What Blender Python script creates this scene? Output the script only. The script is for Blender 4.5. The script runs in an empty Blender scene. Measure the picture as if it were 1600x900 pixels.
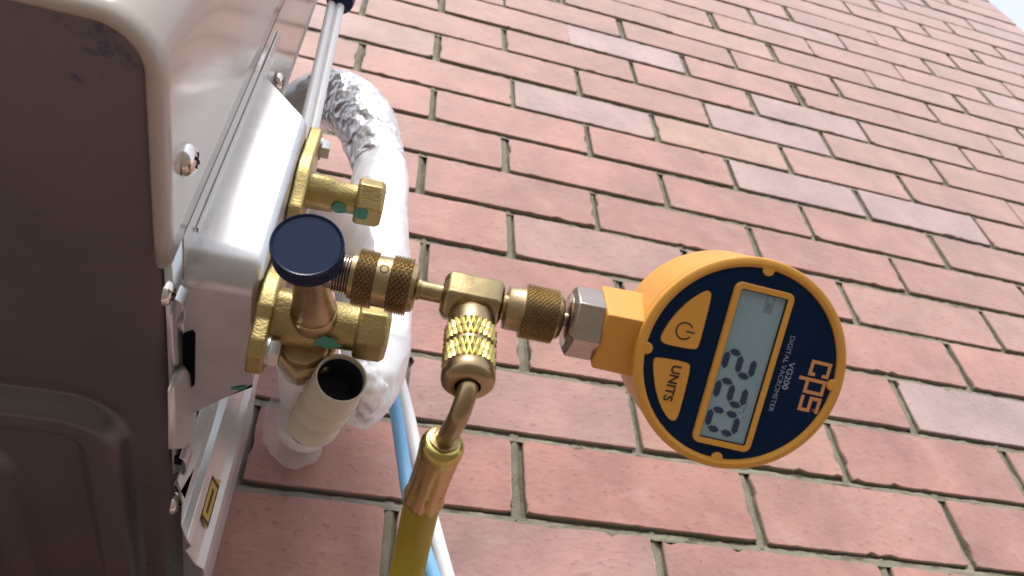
import bpy, math, random
from mathutils import Vector, Matrix
random.seed(7)
R_ = math.radians
SC = bpy.context.scene
COL = SC.collection

# ------------------------------------------------------------------ camera
# "wall coordinates" (u right along the wall, v up, n out from the wall), metres
ZO = 1.35                                  # height of v = 0 above the ground
CAM = Vector((-0.0738, -0.3290, 0.5774))
RGT = Vector((0.96039, -0.03050, 0.27698))
DWN = Vector((0.17733, -0.69984, -0.69194))
FWD = Vector((0.21494, 0.71365, -0.66672))
FPX = 1185.18
def W(p): return Vector((p[0], -p[2], p[1] + ZO))
def WD(d): return Vector((d[0], -d[2], d[1]))
cam_d = bpy.data.cameras.new('camera'); cam = bpy.data.objects.new('camera', cam_d); COL.objects.link(cam)
m3 = Matrix((WD(RGT), -WD(DWN), -WD(FWD))).transposed()
cam.matrix_world = Matrix.Translation(W(CAM)) @ m3.to_4x4()
cam_d.sensor_width = 36.0; cam_d.lens = 36.0 * FPX / 1600.0
cam_d.clip_start = 0.01; cam_d.clip_end = 800
cam_d.dof.use_dof = True; cam_d.dof.focus_distance = 0.40; cam_d.dof.aperture_fstop = 17.0
SC.camera = cam

# ------------------------------------------------------------------ light
SUN_DIR = Vector((-0.17, -0.62, 0.78)).normalized()     # world, from the scene towards the sun
elev = math.asin(SUN_DIR.z); azim = math.atan2(SUN_DIR.x, SUN_DIR.y)
world = bpy.data.worlds.new('World'); SC.world = world; world.use_nodes = True
wn = world.node_tree.nodes; wl = world.node_tree.links
sky = wn.new('ShaderNodeTexSky'); sky.sky_type = 'NISHITA'; sky.sun_disc = False
sky.sun_elevation = elev; sky.sun_rotation = azim
sky.air_density = 1.0; sky.dust_density = 2.5; sky.ozone_density = 0.6
haze = wn.new('ShaderNodeMixRGB'); haze.inputs[0].default_value = .6; haze.inputs[2].default_value = (4.6, 4.75, 4.95, 1)   # bright thin overcast
wl.new(sky.outputs[0], haze.inputs[1]); wl.new(haze.outputs[0], wn['Background'].inputs[0]); wn['Background'].inputs[1].default_value = 0.13
sd = bpy.data.lights.new('sun', 'SUN'); sun = bpy.data.objects.new('sun', sd); COL.objects.link(sun)
sd.energy = 1.5; sd.angle = R_(14); sd.color = (1.0, 0.95, 0.88)
sun.rotation_euler = SUN_DIR.to_track_quat('Z', 'Y').to_euler(); sun.location = (3, -4, 6)
SC.view_settings.view_transform = 'Standard'; SC.view_settings.look = 'None'
SC.view_settings.exposure = 1.10; SC.view_settings.gamma = 1.0
SC.view_settings.use_curve_mapping = False

# ------------------------------------------------------------------ helpers
def ray(px, py):
    return RGT * ((px - 800) / FPX) + DWN * ((py - 450) / FPX) + FWD
def at(px, py, t=None, x=None, n=None, v=None):
    """point of the place seen at this spot of the picture, at depth t or on a plane"""
    d = ray(px, py)
    if x is not None: t = (x - CAM[0]) / d[0]
    if n is not None: t = (n - CAM[2]) / d[2]
    if v is not None: t = (v - CAM[1]) / d[1]
    return CAM + d * t
def depth(p): return (p - CAM).dot(FWD)
def pxr(w, p): return w * depth(p) / FPX               # picture size -> metres at the depth of p

ORG = {}
def finish(o, label=None, cat=None, group=None, kind=None):
    if label: o['label'] = label
    if cat: o['category'] = cat
    if group: o['group'] = group
    if kind: o['kind'] = kind
    return o
def thing(name, p, label, cat, group=None):
    o = bpy.data.objects.new(name, None); COL.objects.link(o)
    o.empty_display_size = 0.02
    o.location = W(p); ORG[o.name] = W(p)
    return finish(o, label, cat, group)
class MB:
    """collects geometry in wall coordinates; build() links it as one mesh object"""
    def __init__(s): s.v = []; s.f = []
    def add(s, vs, fs):
        k = len(s.v); s.v += [Vector(a) for a in vs]; s.f += [tuple(i + k for i in f) for f in fs]; return s
    def box(s, c, a, b, d):
        """centre, three half vectors"""
        c, a, b, d = Vector(c), Vector(a), Vector(b), Vector(d)
        vs = [c + a * i + b * j + d * k for k in (-1, 1) for j in (-1, 1) for i in (-1, 1)]
        fs = [(0, 2, 3, 1), (4, 5, 7, 6), (0, 1, 5, 4), (2, 6, 7, 3), (0, 4, 6, 2), (1, 3, 7, 5)]
        return s.add(vs, fs)
    def rings(s, rings, cap0=True, cap1=True, closed=True):
        k = len(s.v); m = len(rings[0])
        for r in rings: s.v += [Vector(a) for a in r]
        for i in range(len(rings) - 1):
            for j in range(m if closed else m - 1):
                a = k + i * m + j; b = k + i * m + (j + 1) % m
                s.f.append((a, b, b + m, a + m))
        if cap0: s.f.append(tuple(k + j for j in reversed(range(m))))
        if cap1: s.f.append(tuple(k + (len(rings) - 1) * m + j for j in range(m)))
        return s
    def lathe(s, p, d, prof, seg=48, up=None, cap0=True, cap1=True, fn=None):
        """prof: (distance along d, radius) pairs; fn(theta, s, r) -> r"""
        d = Vector(d).normalized(); e1, e2 = basis(d, up)
        rs = []
        for q, r in prof:
            ring = []
            for j in range(seg):
                th = 2 * math.pi * j / seg
                rr = fn(th, q, r) if fn else r
                ring.append(Vector(p) + d * q + (e1 * math.cos(th) + e2 * math.sin(th)) * rr)
            rs.append(ring)
        return s.rings(rs, cap0, cap1)
    def prism(s, p, d, prof, n, up=None, rot=0.0):
        """n-sided prism, prof as for lathe"""
        d = Vector(d).normalized(); e1, e2 = basis(d, up)
        rs = []
        for q, r in prof:
            rs.append([Vector(p) + d * q + (e1 * math.cos(rot + 2 * math.pi * j / n) + e2 * math.sin(rot + 2 * math.pi * j / n)) * r for j in range(n)])
        return s.rings(rs)
    def tube(s, pts, rad, seg=24, sub=6, cap=True, fn=None):
        P = smooth_path([Vector(a) for a in pts], sub)
        if not callable(rad):
            rv = rad; rad = lambda u: rv
        T = [(P[min(i + 1, len(P) - 1)] - P[max(i - 1, 0)]).normalized() for i in range(len(P))]
        e = basis(T[0])[0]; rs = []
        for i, p in enumerate(P):
            e = (e - T[i] * e.dot(T[i])).normalized(); g = T[i].cross(e)
            u = i / (len(P) - 1)
            rs.append([p + (e * math.cos(2 * math.pi * j / seg) + g * math.sin(2 * math.pi * j / seg)) * (fn(u, 2 * math.pi * j / seg, rad(u)) if fn else rad(u)) for j in range(seg)])
        return s.rings(rs, cap, cap)
    def poly(s, pts, off):
        """closed outline extruded by the vector off"""
        off = Vector(off); n = len(pts); pts = [Vector(a) for a in pts]
        k = len(s.v); s.v += pts + [a + off for a in pts]
        s.f.append(tuple(k + i for i in range(n))[::-1]); s.f.append(tuple(k + n + i for i in range(n)))
        for i in range(n):
            j = (i + 1) % n; s.f.append((k + i, k + j, k + n + j, k + n + i))
        return s
    def build(s, name, mat, parent=None, smooth=35, bevel=0, bseg=2, origin=None):
        me = bpy.data.meshes.new(name)
        o = bpy.data.objects.new(name, me); COL.objects.link(o)
        if parent is not None: org = ORG[parent.name]; o.parent = parent
        else:
            org = W(origin) if origin is not None else W(sum(s.v, Vector()) / len(s.v)); o.location = org
        ORG[o.name] = org
        me.from_pydata([W(a) - org for a in s.v], [], s.f)
        import bmesh
        bm = bmesh.new(); bm.from_mesh(me); bmesh.ops.recalc_face_normals(bm, faces=bm.faces[:]); bm.to_mesh(me); bm.free()
        me.materials.append(mat)
        if smooth:
            me.polygons.foreach_set('use_smooth', [True] * len(me.polygons))
            me.set_sharp_from_angle(angle=R_(smooth))
        if bevel:
            b = o.modifiers.new('bevel', 'BEVEL'); b.width = bevel; b.segments = bseg; b.limit_method = 'ANGLE'; b.angle_limit = R_(32)
            b.harden_normals = False
        return o
def basis(d, up=None):
    d = Vector(d).normalized()
    u = Vector(up) if up is not None else (Vector((0, 1, 0)) if abs(d[1]) < 0.9 else Vector((1, 0, 0)))
    e1 = (u - d * u.dot(d)).normalized(); return e1, d.cross(e1)
def smooth_path(P, sub):
    if len(P) < 3: return [P[0].lerp(P[-1], i / sub) for i in range(sub + 1)]
    out = []
    for i in range(len(P) - 1):
        p0 = P[i - 1] if i else P[0] * 2 - P[1]; p1, p2 = P[i], P[i + 1]
        p3 = P[i + 2] if i + 2 < len(P) else P[-1] * 2 - P[-2]
        for k in range(sub):
            t = k / sub
            out.append(0.5 * ((2 * p1) + (p2 - p0) * t + (2 * p0 - 5 * p1 + 4 * p2 - p3) * t * t + (3 * p1 - p0 - 3 * p2 + p3) * t ** 3))
    return out + [P[-1]]
def fr(a): return a - math.floor(a)
def tri(a): return 1 - abs(2 * fr(a) - 1)

# ------------------------------------------------------------------ materials
def mat(name, col=(.5, .5, .5), rough=.5, metal=0., spec=.5, noise=0., nscale=60., col2=None, bump=0., bscale=200., coat=0., sheen=0., rnoise=0., stretch=None, detail=4):
    m = bpy.data.materials.new(name); m.use_nodes = True
    nt = m.node_tree; N, L = nt.nodes, nt.links; b = N['Principled BSDF']
    b.inputs['Base Color'].default_value = (*col, 1); b.inputs['Roughness'].default_value = rough
    b.inputs['Metallic'].default_value = metal; b.inputs['Specular IOR Level'].default_value = spec
    b.inputs['Coat Weight'].default_value = coat; b.inputs['Coat Roughness'].default_value = .06
    b.inputs['Sheen Weight'].default_value = sheen; b.inputs['Sheen Roughness'].default_value = .4
    tc = N.new('ShaderNodeTexCoord'); src = tc.outputs['Object']
    if stretch:
        mp = N.new('ShaderNodeMapping'); mp.inputs['Scale'].default_value = stretch; L.new(src, mp.inputs[0]); src = mp.outputs[0]
    if noise:
        nz = N.new('ShaderNodeTexNoise'); nz.inputs['Scale'].default_value = nscale; nz.inputs['Detail'].default_value = detail; nz.inputs['Roughness'].default_value = .62
        L.new(src, nz.inputs['Vector'])
        rp = N.new('ShaderNodeValToRGB'); rp.color_ramp.elements[0].position = .5 - noise * .5; rp.color_ramp.elements[1].position = .5 + noise * .5
        rp.color_ramp.elements[0].color = (*col, 1); rp.color_ramp.elements[1].color = (*(col2 or col), 1)
        L.new(nz.outputs[0], rp.inputs[0]); L.new(rp.outputs[0], b.inputs['Base Color'])
        if rnoise:
            mr = N.new('ShaderNodeMapRange'); mr.inputs[1].default_value = .3; mr.inputs[2].default_value = .7
            mr.inputs[3].default_value = max(0, rough - rnoise); mr.inputs[4].default_value = rough + rnoise
            L.new(nz.outputs[0], mr.inputs[0]); L.new(mr.outputs[0], b.inputs['Roughness'])
    if bump:
        nb = N.new('ShaderNodeTexNoise'); nb.inputs['Scale'].default_value = bscale; nb.inputs['Detail'].default_value = 5
        L.new(src, nb.inputs['Vector'])
        bp = N.new('ShaderNodeBump'); bp.inputs['Strength'].default_value = min(1, bump); bp.inputs['Distance'].default_value = .001
        L.new(nb.outputs[0], bp.inputs['Height']); L.new(bp.outputs[0], b.inputs['Normal'])
    m['bsdf'] = b.name
    return m
M = {}
M['paint'] = mat('beige_paint', (.40, .345, .295), .15, 0, .42, .6, 25, (.43, .375, .325), bump=.14, bscale=14)
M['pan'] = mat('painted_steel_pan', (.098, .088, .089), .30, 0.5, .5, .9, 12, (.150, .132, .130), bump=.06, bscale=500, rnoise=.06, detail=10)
M['galv'] = mat('galvanised_steel', (.50, .505, .51), .33, .88, .5, .7, 45, (.63, .63, .635), bump=.04, bscale=420, rnoise=.07)
M['galv_pale'] = mat('pale_galvanised_steel', (.56, .57, .55), .34, .6, .5, .7, 40, (.70, .70, .67), bump=.08, bscale=260)
M['screw'] = mat('nickel_screw', (.72, .68, .64), .16, 1)
M['dark'] = mat('dark_recess', (.006, .006, .010), .8, 0, .05)  # near black: painted shade of gaps and recesses, also some dark parts
M['cast'] = mat('cast_brass', (.29, .215, .085), .40, .92, .5, .9, 70, (.53, .42, .185), bump=.35, bscale=900, rnoise=.08)
M['brass'] = mat('machined_brass', (.27, .20, .10), .29, 1, .5, .9, 85, (.48, .38, .205), bump=.08, bscale=700, rnoise=.09)
M['brass_old'] = mat('tarnished_brass', (.30, .21, .115), .34, .95, .5, .9, 90, (.52, .405, .225), bump=.15, bscale=600, rnoise=.1)
M['brass_bright'] = mat('yellow_brass', (.42, .335, .105), .27, 1, .5, .8, 160, (.54, .44, .16), rnoise=.06)
M['bronze'] = mat('bronze_tube', (.30, .215, .115), .30, 1, .5, .8, 120, (.41, .31, .17), rnoise=.08)
M['copper'] = mat('crimped_copper_brass', (.44, .285, .125), .33, .95, .5, .8, 90, (.56, .385, .18), bump=.12, bscale=500, rnoise=.08)
M['nut_steel'] = mat('brown_steel_nut', (.36, .30, .26), .26, 1, .5, .8, 60, (.50, .43, .38), bump=.06, bscale=500, stretch=(1, 1, 6))
M['bolt'] = mat('zinc_bolt', (.42, .41, .40), .33, 1, .5, .6, 200, (.6, .59, .57))
M['cap'] = mat('navy_black_plastic', (.0018, .011, .046), .28, 0, .22, .6, 90, (.005, .017, .062), bump=.06, bscale=500)
M['foil'] = mat('aluminium_foil_wrap', (.92, .925, .935), .33, .20, .5, bump=.0)
M['foam'] = mat('white_wrap', (.80, .80, .79), .45, 0, .5, bump=.4, bscale=160, coat=.2)
M['white_plastic'] = mat('white_cable_sheath', (.80, .81, .83), .38, 0, .5)
M['blue_plastic'] = mat('blue_cable_sheath', (.21, .48, .78), .38, 0, .5)
M['spout'] = mat('grey_beige_plastic', (.54, .495, .39), .46, 0, .4, .7, 60, (.62, .575, .465), bump=.10, bscale=500)
M['spout_in'] = mat('spout_bore_shade', (.02, .022, .035), .6)  # dark colour paints the shade inside the open spout
M['orange'] = mat('orange_plastic', (.64, .295, .042), .42, 0, .45, .7, 45, (.68, .33, .055), rnoise=.08, bump=.07, bscale=1200)
M['navy'] = mat('navy_label', (.0012, .0125, .046), .42, 0, .12, .5, 12, (.0024, .017, .055), bump=.03, bscale=900, rnoise=.12)
M['print_orange'] = mat('orange_print', (.62, .27, .10), .5)
M['print_grey'] = mat('pale_grey_print', (.30, .36, .44), .55)
M['print_dark'] = mat('dark_print', (.018, .014, .014), .5)
M['lcd'] = mat('lcd_glass', (.20, .32, .38), .12, 0, .5, .8, 22, (.25, .365, .41), coat=.6, rnoise=.06)
M['ink'] = mat('lcd_segment', (.018, .038, .085), .25)
M['ghost'] = mat('lcd_faint_segment', (.14, .22, .26), .25)
M['yellow'] = mat('yellow_rubber_hose', (.27, .195, .006), .42, 0, .45, .8, 40, (.37, .265, .010), bump=.12, bscale=420)
M['teal'] = mat('teal_paint_dab', (.03, .22, .17), .5, 0, .5, .8, 300, (.07, .30, .21))
M['sticker'] = mat('yellow_sticker', (.46, .33, .03), .4)
M['concrete'] = mat('concrete_paving', (.115, .095, .080), .8, 0, .4, .8, 6, (.16, .135, .11), bump=.4, bscale=90)
# scuffed dark primer, and corner shade painted in, near the pan's front corner
def scuff_and_shade(m):
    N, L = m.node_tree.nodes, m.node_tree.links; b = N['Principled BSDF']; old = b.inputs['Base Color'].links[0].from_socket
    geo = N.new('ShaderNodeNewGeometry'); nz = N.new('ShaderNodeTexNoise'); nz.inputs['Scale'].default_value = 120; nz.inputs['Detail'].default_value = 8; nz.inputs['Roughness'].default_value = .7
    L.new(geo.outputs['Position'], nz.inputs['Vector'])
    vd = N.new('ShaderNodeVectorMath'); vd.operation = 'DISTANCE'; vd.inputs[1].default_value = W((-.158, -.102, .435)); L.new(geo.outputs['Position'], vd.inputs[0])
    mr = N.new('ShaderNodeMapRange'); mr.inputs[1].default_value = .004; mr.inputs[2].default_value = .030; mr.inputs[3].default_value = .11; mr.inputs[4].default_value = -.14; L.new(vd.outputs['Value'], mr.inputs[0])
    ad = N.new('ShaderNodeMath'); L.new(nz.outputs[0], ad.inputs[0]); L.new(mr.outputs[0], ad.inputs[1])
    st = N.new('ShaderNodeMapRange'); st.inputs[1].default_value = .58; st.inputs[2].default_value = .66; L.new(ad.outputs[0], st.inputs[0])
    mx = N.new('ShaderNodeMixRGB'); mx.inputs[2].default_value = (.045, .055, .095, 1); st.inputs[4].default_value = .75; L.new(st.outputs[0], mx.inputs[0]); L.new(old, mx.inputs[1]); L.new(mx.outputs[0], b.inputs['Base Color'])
scuff_and_shade(M['pan'])
# foil crinkles
def crinkle(m, scale, dist):
    nt = m.node_tree; N, L = nt.nodes, nt.links; b = N['Principled BSDF']
    tc = N.new('ShaderNodeTexCoord'); vo = N.new('ShaderNodeTexVoronoi'); vo.feature = 'F1'; vo.inputs['Scale'].default_value = scale
    nz = N.new('ShaderNodeTexNoise'); nz.inputs['Scale'].default_value = scale * .7; nz.inputs['Detail'].default_value = 3
    mx = N.new('ShaderNodeMixRGB'); mx.inputs[0].default_value = .25
    L.new(tc.outputs['Object'], nz.inputs['Vector']); L.new(tc.outputs['Object'], mx.inputs[1]); L.new(nz.outputs['Color'], mx.inputs[2]); L.new(mx.outputs[0], vo.inputs['Vector'])
    bp = N.new('ShaderNodeBump'); bp.inputs['Strength'].default_value = 1; bp.inputs['Distance'].default_value = dist
    L.new(vo.outputs['Distance'], bp.inputs['Height']); L.new(bp.outputs[0], b.inputs['Normal'])
crinkle(M['foil'], 20, .0022)
M['foil_crumpled'] = mat('crumpled_silver_foil', (.90, .91, .94), .30, .55)
crinkle(M['foil_crumpled'], 27, .0052)
# clear film
def film(name, tint, fac):
    m = bpy.data.materials.new(name); m.use_nodes = True; N, L = m.node_tree.nodes, m.node_tree.links
    b = N['Principled BSDF']; b.inputs['Base Color'].default_value = (*tint, 1); b.inputs['Roughness'].default_value = .25
    tr = N.new('ShaderNodeBsdfTransparent'); mx = N.new('ShaderNodeMixShader'); mx.inputs[0].default_value = fac
    L.new(tr.outputs[0], mx.inputs[1]); L.new(b.outputs[0], mx.inputs[2]); L.new(mx.outputs[0], N['Material Output'].inputs[0])
    tc = N.new('ShaderNodeTexCoord'); nz = N.new('ShaderNodeTexNoise'); nz.inputs['Scale'].default_value = 90
    bp = N.new('ShaderNodeBump'); bp.inputs['Distance'].default_value = .003; L.new(tc.outputs['Object'], nz.inputs['Vector'])
    L.new(nz.outputs[0], bp.inputs['Height']); L.new(bp.outputs[0], b.inputs['Normal'])
    return m
M['film'] = film('clear_plastic_wrap', (.75, .73, .70), .26)
# bricks: the brick's own colour comes from the object, grain from noise
def brick_mat():
    m = bpy.data.materials.new('fired_clay_brick'); m.use_nodes = True; N, L = m.node_tree.nodes, m.node_tree.links
    b = N['Principled BSDF']; b.inputs['Roughness'].default_value = .62; b.inputs['Specular IOR Level'].default_value = .5
    b.inputs['Sheen Weight'].default_value = .95; b.inputs['Sheen Roughness'].default_value = .45; b.inputs['Sheen Tint'].default_value = (1, .93, .90, 1)  # strong pale sheen paints in lens haze, growing towards grazing angles
    oi = N.new('ShaderNodeObjectInfo'); geo = N.new('ShaderNodeNewGeometry')
    n1 = N.new('ShaderNodeTexNoise'); n1.inputs['Scale'].default_value = 11; n1.inputs['Detail'].default_value = 5; n1.inputs['Roughness'].default_value = .6
    n2 = N.new('ShaderNodeTexNoise'); n2.inputs['Scale'].default_value = 230; n2.inputs['Detail'].default_value = 3
    n3 = N.new('ShaderNodeTexNoise'); n3.inputs['Scale'].default_value = 105; n3.inputs['Detail'].default_value = 2
    mp = N.new('ShaderNodeMapping'); mp.inputs['Scale'].default_value = (1, 1, 1.8); mp.inputs['Rotation'].default_value = (0, .5, 0)
    L.new(geo.outputs['Position'], mp.inputs[0])
    for n in (n1, n2): L.new(geo.outputs['Position'], n.inputs['Vector'])
    L.new(mp.outputs[0], n3.inputs['Vector'])
    r1 = N.new('ShaderNodeMapRange'); r1.inputs[1].default_value = .3; r1.inputs[2].default_value = .7; r1.inputs[3].default_value = .72; r1.inputs[4].default_value = 1.22
    L.new(n1.outputs[0], r1.inputs[0])
    v1 = N.new('ShaderNodeVectorMath'); v1.operation = 'SCALE'; L.new(oi.outputs['Color'], v1.inputs[0]); L.new(r1.outputs[0], v1.inputs['Scale'])
    r3 = N.new('ShaderNodeMapRange'); r3.inputs[1].default_value = .60; r3.inputs[2].default_value = .72; r3.inputs[3].default_value = 0; r3.inputs[4].default_value = .62; L.new(n3.outputs[0], r3.inputs[0])
    mx = N.new('ShaderNodeMixRGB'); mx.inputs[2].default_value = (.20, .095, .080, 1); L.new(r3.outputs[0], mx.inputs[0]); L.new(v1.outputs[0], mx.inputs[1])
    # dust and efflorescence
    r1b = N.new('ShaderNodeMapRange'); r1b.inputs[1].default_value = .52; r1b.inputs[2].default_value = .80; r1b.inputs[3].default_value = 0; r1b.inputs[4].default_value = .35
    n4 = N.new('ShaderNodeTexNoise'); n4.inputs['Scale'].default_value = 26; n4.inputs['Detail'].default_value = 6; L.new(mp.outputs[0], n4.inputs['Vector']); L.new(n4.outputs[0], r1b.inputs[0])
    mx2 = N.new('ShaderNodeMixRGB'); mx2.inputs[2].default_value = (.50, .36, .33, 1); L.new(r1b.outputs[0], mx2.inputs[0]); L.new(mx.outputs[0], mx2.inputs[1])
    n5 = N.new('ShaderNodeTexNoise'); n5.inputs['Scale'].default_value = 62; n5.inputs['Detail'].default_value = 7; n5.inputs['Roughness'].default_value = .7; L.new(geo.outputs['Position'], n5.inputs['Vector'])
    r5 = N.new('ShaderNodeMapRange'); r5.inputs[1].default_value = .66; r5.inputs[2].default_value = .74; r5.inputs[3].default_value = 0; r5.inputs[4].default_value = .5; L.new(n5.outputs[0], r5.inputs[0])
    mx3 = N.new('ShaderNodeMixRGB'); mx3.inputs[2].default_value = (.58, .47, .43, 1); L.new(r5.outputs[0], mx3.inputs[0]); L.new(mx2.outputs[0], mx3.inputs[1])
    r6 = N.new('ShaderNodeMapRange'); r6.inputs[1].default_value = .30; r6.inputs[2].default_value = .36; r6.inputs[3].default_value = .5; r6.inputs[4].default_value = 0; L.new(n5.outputs[0], r6.inputs[0])
    mx4 = N.new('ShaderNodeMixRGB'); mx4.inputs[2].default_value = (.36, .12, .08, 1); L.new(r6.outputs[0], mx4.inputs[0]); L.new(mx3.outputs[0], mx4.inputs[1])
    L.new(mx4.outputs[0], b.inputs['Base Color'])
    ad = N.new('ShaderNodeMath'); ad.operation = 'MULTIPLY_ADD'; ad.inputs[1].default_value = .5; L.new(n2.outputs[0], ad.inputs[0]); L.new(n3.outputs[0], ad.inputs[2])
    bp = N.new('ShaderNodeBump'); bp.inputs['Strength'].default_value = .5; bp.inputs['Distance'].default_value = .0010; L.new(ad.outputs[0], bp.inputs['Height']); L.new(bp.outputs[0], b.inputs['Normal'])
    return m
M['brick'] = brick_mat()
MORT = dict()
M['mortar'] = mat('sandy_mortar', (.12, .11, .082), .9, 0, .3, .7, 24, (.31, .29, .225), bump=1.0, bscale=420, detail=10)

# ------------------------------------------------------------------ ground
g = MB(); g.add([(-60, -ZO, -.22), (60, -ZO, -.22), (60, -ZO, 80), (-60, -ZO, 80)], [(0, 1, 2, 3)])
g.add([(-60, -ZO, -.22), (60, -ZO, -.22), (60, -ZO, -60), (-60, -ZO, -60)], [(3, 2, 1, 0)])
finish(g.build('ground', M['concrete'], smooth=0), kind='structure')

# ------------------------------------------------------------------ brick wall
PB, PC, JT = .240, .086, .0080
CORNER = 1.812
course_off = {-1: .0001, 0: -.0096, 1: -.0012, 2: .0034, 3: .0099, 4: -.0054, 5: -.0041, 6: -.0088, 7: .0051, 8: .0091, 9: .0036, 10: -.002}
bed_off = {0: .0028, 1: .0022, 2: -.0007, 3: -.0009, 6: -.002, 7: -.0008, 8: -.0009, 9: -.001, 10: .0011}
wall = thing('brick_wall', (0.3, -ZO, -.06), 'pink brick wall in running bond behind the air conditioner', 'wall')
rnd = random.Random(3)
def brick_variant(w, h, seed):
    r = random.Random(seed); nl, ns = 30, 10
    out = []
    for i in range(nl): out.append([-w / 2 + w * i / nl, -h / 2, 0, -1])
    for i in range(ns): out.append([w / 2, -h / 2 + h * i / ns, 1, 0])
    for i in range(nl): out.append([w / 2 - w * i / nl, h / 2, 0, 1])
    for i in range(ns): out.append([-w / 2, h / 2 - h * i / ns, -1, 0])
    chips = [r.randrange(len(out)) for _ in range(5)]; chips = chips + [(c + 1) % len(out) for c in chips[:2]]
    run = 0.0
    rA, rB, rC = [], [], []
    for i, (x, z, a, b) in enumerate(out):
        run = .75 * run + r.gauss(0, .00016); j = abs(run) + abs(r.gauss(0, .00024)) + (.0034 * r.random() if i in chips else 0)
        corner = i in (0, nl, nl + ns, 2 * nl + ns)
        cx = (-1 if x < 0 else 1) if corner else a; cz = (-1 if z < 0 else 1) if corner else b
        k = j + (.0009 if corner else 0)
        rA.append((x - cx * (k + .0008), z - cz * (k + .0008), r.uniform(-.0002, .0002)))
        rB.append((x - cx * k, z - cz * k, -.0011 - .5 * j))
        rC.append((x - cx * k * .4, z - cz * k * .4, -.095))
    return [rA, rB, rC]
VAR = [brick_variant(PB - JT, PC - JT, s) for s in range(14)]
def brick_mesh(rings, name='brick'):
    mb = MB(); mb.rings([[Vector((x, z, n)) for x, z, n in rg] for rg in rings], True, False)
    me = bpy.data.meshes.new(name); me.from_pydata([(a[0], -a[2], a[1]) for a in mb.v], [], mb.f)
    import bmesh
    bm = bmesh.new(); bm.from_mesh(me); bmesh.ops.recalc_face_normals(bm, faces=bm.faces[:]); 
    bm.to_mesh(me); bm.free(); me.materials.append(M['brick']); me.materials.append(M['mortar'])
    for p in me.polygons:
        if abs(p.normal.y) < .5 and len(p.vertices) == 4 and p.area > 2e-5 * 5: p.material_index = 1
    me.polygons.foreach_set('use_smooth', [True] * len(me.polygons)); me.set_sharp_from_angle(angle=R_(14))
    return me
VM = [brick_mesh(v) for v in VAR]
def brick_colour(r):
    k = r.random(); j = r.uniform(.92, 1.08)
    if k < .70: c = (.388, .180, .147)
    elif k < .86: c = (.395, .200, .166)
    elif k < .95: c = (.375, .206, .184)
    else: c = (.425, .222, .172)
    return tuple(a * j for a in c) + (1,)
special = {(2, 2): (.40, .275, .268, 1), (8, 1): (.44, .245, .185, 1), (8, 0): (.395, .25, .24, 1), (11, 1): (.40, .265, .26, 1), (9, 2): (.395, .25, .242, 1), (7, 2): (.40, .262, .25, 1), (7, 3): (.395, .25, .242, 1), (10, 2): (.395, .245, .232, 1)}
far = []; heads = []
for r in range(-16, 37):
    v0 = r * PC + bed_off.get(r, 0); v1 = (r + 1) * PC + bed_off.get(r + 1, 0)
    if r <= -16: v0 = -ZO - .02
    for k in range(-6, 9):
        u0 = (k + (.5 if r % 2 == 0 else 0)) * PB + course_off.get(r, rnd.uniform(-.006, .006)) + rnd.uniform(-.0015, .0015)
        w = PB - JT; cx = u0 + PB / 2
        if -4 <= r < 30 and -1.0 < u0 < CORNER - .03: heads.append((u0, v0, v1))
        sx = 1.0
        if u0 + JT / 2 > CORNER - .03: continue
        if u0 + PB > CORNER - .02:
            a, b_ = u0 + JT / 2, CORNER; sx = (b_ - a) / w; cx = (a + b_) / 2
        dn = rnd.uniform(-.0012, .0012); col = special.get((r, k)) or brick_colour(rnd); vi = rnd.randrange(14); fl = rnd.choice((1, -1))
        loc = W((cx, (v0 + v1) / 2, dn)); sz = (v1 - v0 - JT) / (PC - JT)
        c = Vector((cx, (v0 + v1) / 2, 0)) - CAM; dp = c.dot(FWD)
        px = 800 + FPX * c.dot(RGT) / dp if dp > 0 else 9e9; py = 450 + FPX * c.dot(DWN) / dp if dp > 0 else 9e9
        if -450 < px < 1950 and -350 < py < 1250 and dp > 0:
            o = bpy.data.objects.new('brick', VM[vi]); COL.objects.link(o); o.parent = wall
            o.location = loc - ORG[wall.name]; o.location.z += rnd.uniform(-.0006, .0006); o.scale = (sx * fl * rnd.uniform(.985, 1.004), 1, sz * rnd.uniform(.98, 1.008)); o.color = col; o.rotation_euler.y = rnd.gauss(0, .0022)
        else: far.append((loc, sx, sz, VAR[vi]))
mb = MB()
for loc, sx, sz, rg in far:
    mb.rings([[Vector((loc.x + x * sx, loc.z - ZO + z * sz, -loc.y + n)) for x, z, n in rr] for rr in (rg[0][::5], rg[2][::5])], True, False)
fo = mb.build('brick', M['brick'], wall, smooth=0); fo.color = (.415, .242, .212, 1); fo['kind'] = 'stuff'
# mortar core with raked joints: deepest under the upper brick
mo = MB(); x0, x1, z0, z1 = -1.5, CORNER - .006, -ZO - .02, 37 * PC - .006
rr = random.Random(5)
mo.add([(x0, z0, -.0125), (x1, z0, -.0125), (x1, z1, -.0125), (x0, z1, -.0125)], [(0, 1, 2, 3)])
mo.box(((x0 + x1) / 2, (z0 + z1) / 2, -.115), ((x1 - x0) / 2, 0, 0), (0, (z1 - z0) / 2, 0), (0, 0, .10))
def joint(p, d, e, length, prof, step):
    """strip of pointing: p start, d along, e across; prof (across, depth)"""
    m = max(2, int(length / step)); rows = []; drift = [0.0] * len(prof)
    for i in range(m + 1):
        row = []
        for k, (c, n) in enumerate(prof):
            drift[k] = .7 * drift[k] + rr.uniform(-.0007, .0007)
            row.append(Vector(p) + Vector(d) * (length * i / m) + Vector(e) * (c + rr.uniform(-.0004, .0004)) + Vector((0, 0, n + drift[k] * (1.4 if 0 < k < len(prof) - 1 else .5))))
        rows.append(row)
    mo.rings(rows, False, False, closed=False)
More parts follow.
